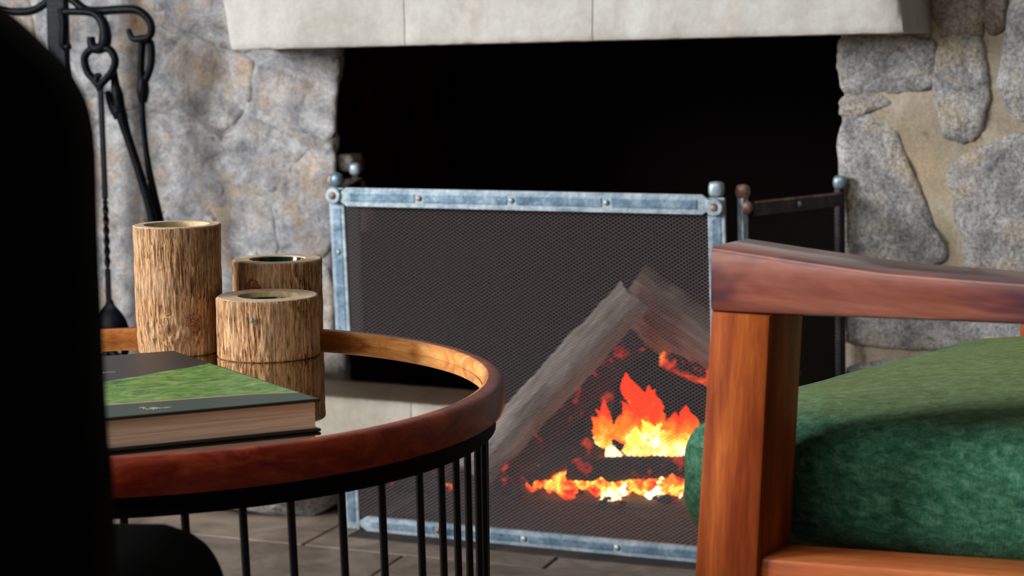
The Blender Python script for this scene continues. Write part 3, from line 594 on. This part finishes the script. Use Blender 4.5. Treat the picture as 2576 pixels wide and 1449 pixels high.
def tongue(x, y, z, h, r, bend, seed, mat):
    bm = bmesh.new(); prof = [(.0, .25), (.12, .8), (.28, 1), (.45, .86), (.62, .6), (.78, .35), (.9, .16), (1, .02)]; rings = []
    for t, rr in prof:
        off = Vector((bend * t * t * h + .25 * r * noise.noise(Vector((t * 3, seed, 0))) * 2, .2 * r * noise.noise(Vector((t * 3, seed, 5))) * 2, 0))
        rings.append([bm.verts.new(Vector((x - .215, y - 3.0, z - .06 + t * h)) + off + Vector((math.cos(a) * r * rr * (1 + .3 * noise.noise(Vector((math.cos(a), t * 3, seed)))), math.sin(a) * r * rr * .6, 0))) for a in [2 * PI * k / 10 for k in range(10)]])
    for a, b in zip(rings, rings[1:]):
        for k in range(10): bm.faces.new((a[k], a[(k + 1) % 10], b[(k + 1) % 10], b[k]))
    bm.faces.new(rings[0]); bm.faces.new(rings[-1])
    from_bm('flame', bm, mat, parent=fire, smooth=True)
fr = random.Random(11)
def cluster(n, cx, cy, cz, wx, wz, h, r, mat):
    for k in range(n):
        x = fr.uniform(-1, 1); z = fr.uniform(0, 1) * max(0, 1 - abs(x + .3) / 1.3) ** .8
        tongue(cx + x * wx, cy + fr.uniform(-.02, .02), cz + z * wz, h * fr.uniform(.6, 1.2), r * fr.uniform(.6, 1.25), fr.uniform(-.7, .45), fr.uniform(0, 50), mat)
cluster(46, .245, 3.02, .040, .095, .115, .044, .019, M['flame'])
cluster(9, .225, 3.0, .072, .030, .035, .034, .015, M['flame_core'])
cluster(20, .30, 2.975, .015, .05, .075, .055, .020, M['flame'])
for k, q in enumerate([(.180, 2.935, .008, .022, .010, 0), (.222, 2.935, .002, .032, .009, .5), (.238, 2.932, .012, .034, .007, .25)]): tongue(*q, k * 2.7 + 1, M['flame_core'])
cluster(9, .25, 2.95, -.005, .10, .012, .028, .014, M['flame'])

# ================= fire irons =================
ST = empty('fire_tool_stand', FW(-.772, -.12, 0), TH, 'black wrought iron fire tool stand with scrolled hooks by the left wall', 'tool stand')
def tp(pts, y=0, ox=-.772): return [(u - ox, y, z) for u, z in pts]
def itube(name, pts, rad, par, y=0, ox=-.772, k=5, seg=10, closed=False, flat=1.):
    rad = [q * 1.45 for q in rad] if isinstance(rad, (list, tuple)) else rad * 1.5; bm = bmesh.new(); p = tp(pts, y, ox)
    if not closed and len(p) > 2: p = spline(p, k)
    if closed: p = spline(p + [p[0]], k)[:-1]
    if isinstance(rad, (list, tuple)):
        n = len(p); m = len(rad) - 1; rad = [rad[min(int(i / (n - 1) * m), m - 1)] * (1 - (i / (n - 1) * m) % 1) + rad[min(int(i / (n - 1) * m) + 1, m)] * ((i / (n - 1) * m) % 1) if i < n - 1 else rad[-1] for i in range(n)]
    tube(bm, p, rad, seg, True, flat, closed); return from_bm(name, bm, M['black_iron'], parent=par, smooth=True)
bm = bmesh.new(); box(bm, -.0175, .0175, -.008, .008, .01, .98, .002)
for v in bm.verts: v.co.x += .006 - .018 * (1 - v.co.z / .9) + .008 * (v.co.z > .8) * 0
from_bm('post', bm, M['black_iron'], parent=ST)
bm = bmesh.new(); lathe(bm, [(.105, .0), (.108, .006), (.1, .014), (.03, .02), (.02, .035)], 32, -.012, 0); from_bm('base', bm, M['black_iron'], parent=ST, smooth=True, ang=40)
finial(ST, .008, 0, .992, .018, .1, M['black_iron'])
itube('hook', T_ARM1, [.0052, .0052, .0052, .0045, .004, .003], ST); itube('hook', T_ARM0, [.0052, .005, .005, .004], ST)
itube('hook', T_ARM2, [.004, .005, .0075, .006, .0045], ST, -.014); itube('hook', T_ARM3, [.005, .0055, .004], ST, -.012)
g = 'fire irons hanging on the black stand'
sh = empty('fire_shovel', FW(-.679, -.135, 0), TH, 'black iron hearth shovel with ring handle and twisted shaft hanging on the stand', 'shovel', g)
itube('ring_handle', T_RINGA, .0044, sh, 0, -.679, closed=True)
itube('shaft', T_SHAFTA[:4], [.003, .004, .0045], sh, 0, -.679)
bm = bmesh.new(); zs = [.6771 - i * (.6771 - .315) / 60 for i in range(61)]; rings = []
for i, z in enumerate(zs):
    a = (i - 34) * .55 if 30 < i < 50 else 0; w = .0046 if i % 3 or not 30 < i < 50 else .0052; u = -.0005 + .0008 * math.sin(i * .05)
    rings.append([bm.verts.new((u + w * 1.15 * math.cos(t + a), w * math.sin(t + a), z)) for t in (PI / 4, 3 * PI / 4, 5 * PI / 4, 7 * PI / 4)])
for a, b in zip(rings, rings[1:]):
    for k in range(4): bm.faces.new((a[k], a[(k + 1) % 4], b[(k + 1) % 4], b[k]))
bm.faces.new(rings[0]); bm.faces.new(rings[-1]); from_bm('twisted_shaft', bm, M['black_iron'], parent=sh)
bm = bmesh.new(); prof = [(.325, .006, 0), (.315, .010, .002), (.304, .022, .008), (.292, .031, .014), (.276, .037, .017), (.255, .040, .018), (.22, .042, .014), (.19, .043, .004)]; rings = []
for z, w, dp in prof:
    rings.append([bm.verts.new((.003 + w * s, -.006 - dp * (1 - abs(s) ** 3) + .004, z)) for s in (-1, -.9, -.6, -.3, 0, .3, .6, .9, 1)])
for a, b in zip(rings, rings[1:]):
    for k in range(8): bm.faces.new((a[k], a[k + 1], b[k + 1], b[k]))
r = bmesh.ops.solidify(bm, geom=bm.faces[:], thickness=.002); from_bm('blade', bm, M['black_iron'], parent=sh, smooth=True)
tg = empty('fire_tongs', FW(-.655, -.118, 0), TH, 'black iron fire tongs hanging aslant between shovel and brush', 'tongs', g)
itube('handle', T_HANDB, [.0035, .005, .007, .006], tg, 0, -.655); itube('leg', T_LEGB, [.007, .0052, .005, .0055, .006, .006], tg, 0, -.655)
itube('brace', T_LEGB2, [.0035, .005, .007], tg, .0, -.655); itube('brace', [(-.662, .652), (-.656, .641), (-.650, .636)], [.006, .009, .007], tg, 0, -.655)
pk = empty('fire_poker', FW(-.612, -.104, 0), TH, 'slender black iron poker hanging on the outermost hook', 'poker', g)
itube('loop_handle', T_RINGC, .0042, pk, 0, -.612, closed=True); itube('collar', [(-.6165, .695), (-.6172, .675), (-.618, .655)], [.006, .0075, .005], pk, 0, -.612)
itube('shaft', T_SHAFTC, [.0045, .0036, .0034, .0045, .006, .0065, .006], pk, 0, -.612)

# ================= round side table =================
TC = (-.3065, 1.4524, 0); RO = .3; RI = .283; ZR = .4725
tab = empty('side_table', TC, 0, 'round side table with stained wooden rim, mirror glass top and black rod base', 'table')
bm = bmesh.new(); lathe(bm, [(RI, ZR - .026), (RI, ZR - .004), (RI + .0012, ZR - .0012), (RI + .004, ZR), (RO - .006, ZR), (RO - .0025, ZR - .0015), (RO - .0005, ZR - .005), (RO, ZR - .009), (RO, ZR - .021), (RO - .001, ZR - .0255), (RO - .004, ZR - .026)], 160, closed=True)
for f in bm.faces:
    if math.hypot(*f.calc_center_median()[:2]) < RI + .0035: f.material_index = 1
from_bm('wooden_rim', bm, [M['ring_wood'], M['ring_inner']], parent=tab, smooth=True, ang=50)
bm = bmesh.new(); lathe(bm, [(RI - .0004, .4555), (RI - .0004, .4612), (RI - .0014, .4619)], 128); from_bm('glass_top', bm, M['glass_top'], parent=tab)
bm = bmesh.new(); lathe(bm, [(.270, .4455), (.2925, .4455), (.2925, .4315), (.270, .4315)], 128, closed=True); from_bm('metal_band', bm, M['black_band'], parent=tab, smooth=True, ang=40)
bm = bmesh.new(); lathe(bm, [(.270, .006), (.2925, .006), (.2925, -.0), (.270, -.0)], 128, closed=True); from_bm('base_ring', bm, M['black_rod'], parent=tab, smooth=True, ang=40)
rod_me = None
for a in [-61.5, -53.7, -45.9, -38.1, -30.3, -22.5, -14.7, -6.9, 1.5, 10.1, 18.1, 26, 33, 41.2, 48.6, 57, 63, 68, 73, 79, 85, 92, 100]:
    t = R(a); r_ = .2835; x, y = r_ * math.sin(t), -r_ * math.cos(t); x2, y2 = r_ * math.sin(t + .045), -r_ * math.cos(t + .045)
    bm = bmesh.new(); tube(bm, [(x, y, .433), (x2, y2, .004)], .0029, 10); from_bm('rod', bm, M['black_rod'], parent=tab, smooth=True, ang=50)

# ================= bark candle holders =================
def bark_holder(cx, cy, r0, r1, h, rin, depth, seed, knot, label, liner):
    e = empty('bark_candle_holder', (cx, cy, .4621), 0, label, 'candle holder', 'bark candle holders on the table')
    ns, nz = 300, max(30, int(h / .0012)); bm = bmesh.new(); rings = []
    for i in range(nz + 1):
        t = i / nz; z = h * t; row = []
        for k in range(ns):
            a = 2 * PI * k / ns; r = r0 + (r1 - r0) * t
            d = noise.noise(Vector((math.cos(a) * 46, math.sin(a) * 46, z * 95 + seed))) * .00055 + noise.noise(Vector((math.cos(a) * 20, math.sin(a) * 20, z * 30 + seed))) * .0006
            d += noise.noise(Vector((math.cos(a) * 1.5, math.sin(a) * 1.5, z * 12 + seed))) * .0016
            for (ka, kz, kr, kh) in knot:
                da = (a - R(ka) + PI) % (2 * PI) - PI; q = math.hypot(da * r0, (z - kz)) / kr
                if q < 1: d += kh * min(1, (1 - q) * 2.2) - kh * .7 * max(0, 1 - q * 2.5) + .0028 * (1 - q) * noise.noise(Vector((da * 12, z * 140, 3)))
            if i == 0 or i == nz: d -= .0008
            rr = r + d; row.append(bm.verts.new((rr * math.cos(a), rr * math.sin(a), z)))
        rings.append(row)
    for a, b in zip(rings, rings[1:]):
        for k in range(ns): bm.faces.new((a[k], a[(k + 1) % ns], b[(k + 1) % ns], b[k]))
    bm.faces.new(rings[0]); from_bm('bark', bm, M['bark'], parent=e, smooth=True)
    def rr(a, f): return r1 + (rin - r1) * f + noise.noise(Vector((math.cos(a) * 1.5, math.sin(a) * 1.5, h * 12 + seed))) * .0016 * (1 - f)
    bm = bmesh.new(); rings = []
    for f, z in ((.02, h - .0006), (.1, h + .0004), (.5, h + .0003), (.97, h + .0003), (1, h - .0004)):
        rings.append([bm.verts.new((rr(2 * PI * k / 96, f) * math.cos(2 * PI * k / 96), rr(2 * PI * k / 96, f) * math.sin(2 * PI * k / 96), z)) for k in range(96)])
    for a, b in zip(rings, rings[1:]):
        for k in range(96): bm.faces.new((a[k], a[(k + 1) % 96], b[(k + 1) % 96], b[k]))
    from_bm('sawn_top', bm, M['cut_wood'], parent=e, smooth=True, ang=30)
    bm = bmesh.new(); lathe(bm, [(rin * .98, h - depth), (rin, h - .0004)], 64); bm.faces.ensure_lookup_table(); bmesh.ops.delete(bm, geom=[bm.faces[-1]], context='FACES_ONLY')
    from_bm('hollow', bm, M['inner_wood'], parent=e, smooth=True, ang=40)
    if liner:
        lh, lr = liner; bm = bmesh.new(); lathe(bm, [(lr * .9, h - depth + .001), (lr, h - lh), (lr - .0015, h - lh), (lr * .86, h - depth + .004), (.001, h - depth + .004)], 48)
        from_bm('glass_cup', bm, M['liner'], parent=e, smooth=True, ang=40)
bark_holder(-.305, 1.66, .0375, .0398, .1165, .0295, .02, 2., [(-88, .024, .017, .0022), (-60, .020, .012, .0015), (-120, .022, .012, .001)], 'tall bark-covered candle holder, the highest of the three on the table', (.0075, .027))
bark_holder(-.2205, 1.634, .0462, .0463, .0540, .0265, .016, 7., [], 'low wide bark candle holder in front, nearest the book', (.0045, .0240))
bark_holder(-.2228, 1.7290, .0425, .0425, .0765, .0265, .018, 13., [(-118, .053, .013, .0018)], 'middle-height bark candle holder standing at the back with a round knot', (.0008, .0262))

M['knot'] = mk_knot()
def surf_part(holder, nm, cx, cy, r, dx, z, sx_, sz_, thick, mat, seed):
    e = bpy.data.objects[holder]; y = -math.sqrt(r * r - dx * dx); nrm = Vector((dx, y, 0)).normalized(); t = Vector((-nrm.y, nrm.x, 0))
    bm = bmesh.new(); bmesh.ops.create_icosphere(bm, subdivisions=4, radius=1)
    for v in bm.verts:
        q = v.co.copy(); k = 1 + .3 * noise.noise(q * 1.6 + Vector((seed, 0, 0))) + .12 * noise.noise(q * 7 + Vector((0, seed, 0)))
        v.co = nrm * (r * 1.032 + q.x * thick * (1 + .5 * noise.noise(q * 5))) + t * q.y * sx_ * k + Vector((0, 0, z + q.z * sz_ * k))
    from_bm(nm, bm, mat, parent=e, smooth=True)
surf_part('bark_candle_holder', 'bark_knot', 0, 0, .0378, .0185, .030, .0075, .0085, .0016, M['knot'], 3)
surf_part('bark_candle_holder.002', 'bark_knot', 0, 0, .0425, -.018, .053, .0068, .0095, .0014, M['knot'], 8)
surf_part('bark_candle_holder.001', 'paint_fleck', 0, 0, .0463, -.0077, .0385, .0012, .0026, .0009, simple('teal_paint_fleck', (.12, .34, .36), .5), 5)

# ================= book =================
NR, FR, NL = Vector(BOOK['NR']), Vector(BOOK['FR']), Vector(BOOK['NL'])
ux = (NL - NR).normalized(); uy = Vector((ux.y, -ux.x, 0)); 
if uy.dot(FR - NR) < 0: uy = -uy
DEPTH = (FR - NR).dot(uy); skew = (FR - NR).dot(ux) / DEPTH; WID = .285; BT = .4860 - .4622
ang = math.atan2(-ux.y, -ux.x)          # local +x points from the far-left end towards the near right corner
bk = empty('hardcover_book', (NR.x, NR.y, .4622), ang, 'thick hardcover picture book with green landscape cover lying on the glass table top', 'book')
BI = (Matrix.Translation((NR.x, NR.y, .4622)) @ Matrix.Rotation(ang, 4, 'Z')).inverted()
def bl(k): q = BI @ Vector(BOOK[k]); return q.x, q.y
YD = (BI @ FR).y; XS = (BI @ FR).x
def prism(bm, pts, z0, z1, mi=0):
    a = [bm.verts.new((x, y, z0)) for x, y in pts]; b = [bm.verts.new((x, y, z1)) for x, y in pts]; n = len(pts)
    bm.faces.new(a[::-1]).material_index = mi; bm.faces.new(b).material_index = mi
    for k in range(n): bm.faces.new((a[k], a[(k + 1) % n], b[(k + 1) % n], b[k])).material_index = mi
foot = [(0, 0), (XS, YD), (XS - WID, YD), (-WID, 0)]
def inset(f, d): cx = sum(p[0] for p in f) / 4; cy = sum(p[1] for p in f) / 4; return [(x + (d if x < cx else -d), y + (d if y < cy else -d)) for x, y in f]
for z0, z1 in ((0, .0022), (BT - .0022, BT)):
    bm = bmesh.new(); prism(bm, foot, z0, z1); bmesh.ops.bevel(bm, geom=bm.edges[:], offset=.0006, segments=1, affect='EDGES'); cov = from_bm('cover_board', bm, M['cover_edge'], parent=bk)
bm = bmesh.new(); nseg = 10; f = inset(foot, .0035); prism(bm, f, .0022, BT - .0022); from_bm('page_block', bm, M['pages'], parent=bk)
bm = bmesh.new(); prism(bm, [(XS - WID, YD), (-WID, 0), (-WID - .003, 0), (XS - WID - .003, YD)], 0, BT); from_bm('spine', bm, M['cover_black'], parent=bk)
a, b, c, d, e = (bl(k) for k in 'abcde')
def xr(y): return XS * y / YD
def lin(p, q, x): return p[1] + (q[1] - p[1]) * (x - p[0]) / (q[0] - p[0])
xl = lambda y: XS * y / YD - WID
pr = []
def strip(top, bot, mat, nm, z, n=24):
    bm = bmesh.new(); A = []; B = []
    for i in range(n + 1):
        t = i / n; x = -WID + .002 + (WID - .004) * t
        for fn, arr in ((top, A), (bot, B)):
            y = min(max(fn(x), .0015), YD - .0015)
            for _ in range(4): xx = x + xr(y); y = min(max(fn(xx), .0015), YD - .0015)
            arr.append(bm.verts.new((x + xr(y), y, z)))
    for i in range(n): bm.faces.new((A[i], A[i + 1], B[i + 1], B[i]))
    return from_bm(nm, bm, mat, parent=bk)
l_ab = lambda x: lin(a, b, x) + .0012 * math.sin(x * 150); l_cd = lambda x: lin(c, d, x) if x < d[0] else lin(d, e, x)
strip(lambda x: YD, l_ab, M['cover_black'], 'cover_black_field', BT + .0001)
strip(l_ab, l_cd, M['cover_print'], 'cover_picture', BT + .0001)
strip(l_cd, lambda x: 0, M['cover_green'], 'cover_green_band', BT + .0001)
strip(lambda x: l_cd(x) + .0012 * max(0, min(1, (-x - .02) * 12)), lambda x: l_cd(x) - .0022, M['print_pink'], 'cover_line', BT + .0002)
t0, t1 = bl('t0'), bl('t1'); dx = (t1[0] - t0[0])
bm = bmesh.new()
def stroke(pts, w):
    p = spline([(t0[0] + dx * x, t0[1] + (t1[1] - t0[1]) * x + y * .014, BT + .0003) for x, y in pts], 5); n = len(p); vs = []
    for i, q in enumerate(p):
        dd = (p[min(i + 1, n - 1)] - p[max(i - 1, 0)]).normalized(); s = Vector((-dd.y, dd.x, 0)) * w * 1.7 * (.35 + .65 * math.sin(PI * i / (n - 1))); vs.append((bm.verts.new(q + s), bm.verts.new(q - s)))
    for (a_, b_), (c_, d_) in zip(vs, vs[1:]): bm.faces.new((a_, b_, d_, c_))
stroke([(0, .25), (.12, .45), (.22, .1), (.28, -.1)], .0006); stroke([(.08, .0), (.18, .3), (.3, .1), (.34, -.2)], .0006); stroke([(.15, -.2), (.26, .25), (.36, .0)], .0006)
stroke([(.36, -.35), (.40, .35), (.45, .1), (.43, -.15)], .0005); stroke([(.48, -.2), (.5, .2), (.56, .15)], .0005); stroke([(.58, .15), (.6, -.1), (.64, .1)], .0004); stroke([(.68, 0), (.84, .05), (1., .12)], .0006)
from_bm('cover_lettering', bm, M['print_pale'], parent=bk)
m0, m1 = bl('m0'), bl('m1'); bm = bmesh.new()
prism(bm, [(m0[0], m0[1]), (m1[0], m1[1]), (m1[0], m1[1] - .0008), (m0[0], m0[1] - .0008)], BT + .0001, BT + .0003); prism(bm, [(m0[0], m0[1]), (m0[0] + .0005, m0[1]), (m0[0] + .0005, m0[1] - .006), (m0[0], m0[1] - .006)], BT + .0001, BT + .0003)
from_bm('cover_mark', bm, M['print_pale'], parent=bk)

# ================= wooden armchair =================
CH = empty('wooden_armchair', (.1342, 1.2235, 0), R(-32), 'reddish wooden lounge armchair with green velvet cushions in the right foreground', 'armchair')
VW = .80; AW = .058
def loft(name, secs, mat, par, bev=.0015, smooth=True):
    bm = bmesh.new(); rings = [[bm.verts.new(p) for p in s] for s in secs]; n = len(rings[0])
    for a_, b_ in zip(rings, rings[1:]):
        for k in range(n): bm.faces.new((a_[k], a_[(k + 1) % n], b_[(k + 1) % n], b_[k]))
    bm.faces.new(rings[0]); bm.faces.new(rings[-1])
    return from_bm(name, bm, mat, parent=par, smooth=smooth, ang=35)
def rsec(fn, y0, y1, z0, z1, b=.003):   # rounded rectangle section
    q = [(y0 + b, z0), (y1 - b, z0), (y1 - b * .3, z0 + b * .3), (y1, z0 + b), (y1, z1 - b), (y1 - b * .3, z1 - b * .3), (y1 - b, z1), (y0 + b, z1), (y0 + b * .3, z1 - b * .3), (y0, z1 - b), (y0, z0 + b), (y0 + b * .3, z0 + b * .3)]
    return [fn(*p) for p in q]
ARM_T = CH_ARM_T[:8] + [(.30, .5880), (.42, .5925), (.55, .600), (.70, .612)]; ARM_B = CH_ARM_B[:4] + [(.29, .564), (.42, .571), (.55, .579), (.70, .591)]
def cz(tab_, s):
    p = spline([(a_, 0, b_) for a_, b_ in tab_], 8)
    for q, w in zip(p, p[1:]):
        if q.x <= s <= w.x + 1e-9: return q.z + (w.z - q.z) * (s - q.x) / max(w.x - q.x, 1e-9)
    return p[-1].z if s > p[-1].x else p[0].z
for v0 in (0, VW - AW):
    secs = []
    for i in range(49):
        s = .70 * i / 48; secs.append(rsec(lambda y, z, s=s: (s, v0 + y, z), 0, AW + .004, cz(ARM_B, s), cz(ARM_T, s), .0045))
    loft('armrest', secs, M['arm_wood'], CH)
    def lx(z, base, k): return base + k * (.5554 - z)
    loft('leg', [rsec(lambda x, y, z=z: (x, v0 + y, z), -.0004 - .063 * (.5554 - z) * 1., .0433 - .046 * (.5554 - z), 0.0, AW, .0025) for z in (.5556, .45, .35, .2, .0)], M['post_wood'], CH)
    loft('leg', [rsec(lambda x, y, z=z: (x + .08 * (.5 - z), v0 + y, z), .62, .665, .0, AW, .0025) for z in (.582, .45, .3, .0)], M['post_wood'], CH)
    loft('side_rail', [rsec(lambda y, z, s=s: (s, v0 + y, z), .006, .050, .335 + .07 * s, .3855 + .07 * s, .003) for s in (.034, .2, .4, .64)], M['rail_wood'], CH)
for s in (-.005, .60):
    loft('cross_rail', [rsec(lambda x, z, y=y: (x, y, z), s, s + .035, .335 + .07 * s, .37 + .07 * s, .003) for y in (AW, VW / 2, VW - AW)], M['rail_wood'], CH)
bm = bmesh.new()
for k in range(6): box(bm, .06 + .09 * k, .11 + .09 * k, .05, VW - .05, .352 + .07 * (.08 + .09 * k), .364 + .07 * (.08 + .09 * k), .002)
from_bm('seat_slats', bm, M['rail_wood'], parent=CH)
def cushion(name, x0, x1, y0, y1, z0, z1, r, crown, shape, par, seed=0):
    bm = bmesh.new(); bmesh.ops.create_cube(bm, size=2); bmesh.ops.subdivide_edges(bm, edges=bm.edges[:], cuts=23, use_grid_fill=True)
    hx, hy, hz = (x1 - x0) / 2, (y1 - y0) / 2, (z1 - z0) / 2; c = Vector(((x0 + x1) / 2, (y0 + y1) / 2, (z0 + z1) / 2))
    for v in bm.verts:
        q = v.co; w = [math.copysign(abs(t) ** .8, t) for t in q]
        p = Vector((w[0] * hx, w[1] * hy, w[2] * hz)); inn = Vector((max(-hx + r, min(hx - r, p.x)), max(-hy + r, min(hy - r, p.y)), max(-hz + r, min(hz - r, p.z))))
        d = p - inn
        if d.length > r * .2: p = inn + d.normalized() * r
        cr = crown * (1 - min(1, abs(p.x / hx)) ** 2.5) * (1 - min(1, abs(p.y / hy)) ** 2.5)
        p.z += cr * (1 if p.z > 0 else -.3) * min(1, abs(p.z / hz))
        p += Vector((.0015, .0015, .002)) * noise.noise(p * 14 + Vector((seed, 0, 0)))
        v.co = shape(p + c)
    return from_bm(name, bm, M['cushion'], parent=par, smooth=True)
def sh1(p): return Vector((p.x, p.y, p.z + .05 * p.x - .045 * max(0, p.y - .15) * max(0, 1 - p.x * 3)))
cushion('seat_cushion', -.070, .60, .070, VW - .066, .3705, .4665, .036, .012, sh1, CH)
def sh2(p):
    z = p.z - .47; return Vector((p.x + .25 * z, p.y, p.z))
cushion('back_cushion', .485, .60, .075, VW - .07, .50, .90, .045, .0, sh2, CH, 5)
loft('back_rail', [rsec(lambda x, z, y=y: (x, y, z), .70, .73, .84, .90, .004) for y in (0, VW / 2, VW)], M['rail_wood'], CH)
for y in (0, VW - .05): loft('back_upright', [rsec(lambda x, yy, z=z: (x + .22 * (z - .45), yy + y, z), .585, .625, .0, .05, .003) for z in (.36, .6, .88)], M['post_wood'], CH)

# ================= black upholstered chair, close in the left foreground =================
BC = empty('black_chair', (-.42, .82, 0), 0, 'black upholstered chair close by at the left edge, seen from behind', 'chair')
def bl_panel(name, sil, xl_, y0, y1):
    pts = [(x - BC.location.x, z) for x, z in sil]; mirror = [(2 * (xl_ - BC.location.x) - x, z) for x, z in reversed(pts)]; P_ = pts + mirror
    bm = bmesh.new(); r = .02; c = Vector((xl_ - BC.location.x, .5)); rings = []
    for f, y in ((.93, y0), (.985, y0 + .006), (1, y0 + .018), (1, y1 - .018), (.985, y1 - .006), (.93, y1)):
        rings.append([bm.verts.new((c.x + (x - c.x) * f, y - BC.location.y, c.y + (z - c.y) * (f if abs(f - 1) < .5 else 1))) for x, z in P_])
    n = len(P_)
    for a_, b_ in zip(rings, rings[1:]):
        for k in range(n): bm.faces.new((a_[k], a_[(k + 1) % n], b_[(k + 1) % n], b_[k]))
    bm.faces.new(rings[0]); bm.faces.new(rings[-1]); from_bm(name, bm, M['black_cloth'], parent=BC, smooth=True, ang=50)
sil = [(p.x + .002, p.z) for p in spline([(-.158, 0, .36), (-.1572, 0, .5514), (-.1584, 0, .5832), (-.1590, 0, .6146), (-.1592, 0, .661), (-.1592, 0, .7022), (-.1652, 0, .7218), (-.1781, 0, .737), (-.1926, 0, .7498), (-.215, 0, .765), (-.26, 0, .783), (-.33, 0, .797), (-.42, 0, .80)], 4)]
bl_panel('backrest', sil, -.42, .63, .712)
_M = M['cushion']; M['cushion'] = M['black_cloth']
cushion('seat', -.25, .253, -.10, .245, .365, .4635, .042, .006, lambda p: p, BC, 3)
M['cushion'] = _M
for x in (-.19, .19):
    for y in (-.09, .2):
        bm = bmesh.new(); tube(bm, [(x * 1.05, y * 1.05, 0), (x, y, .38)], [.011, .016], 12); from_bm('leg', bm, M['black_rod'], parent=BC, smooth=True, ang=50)
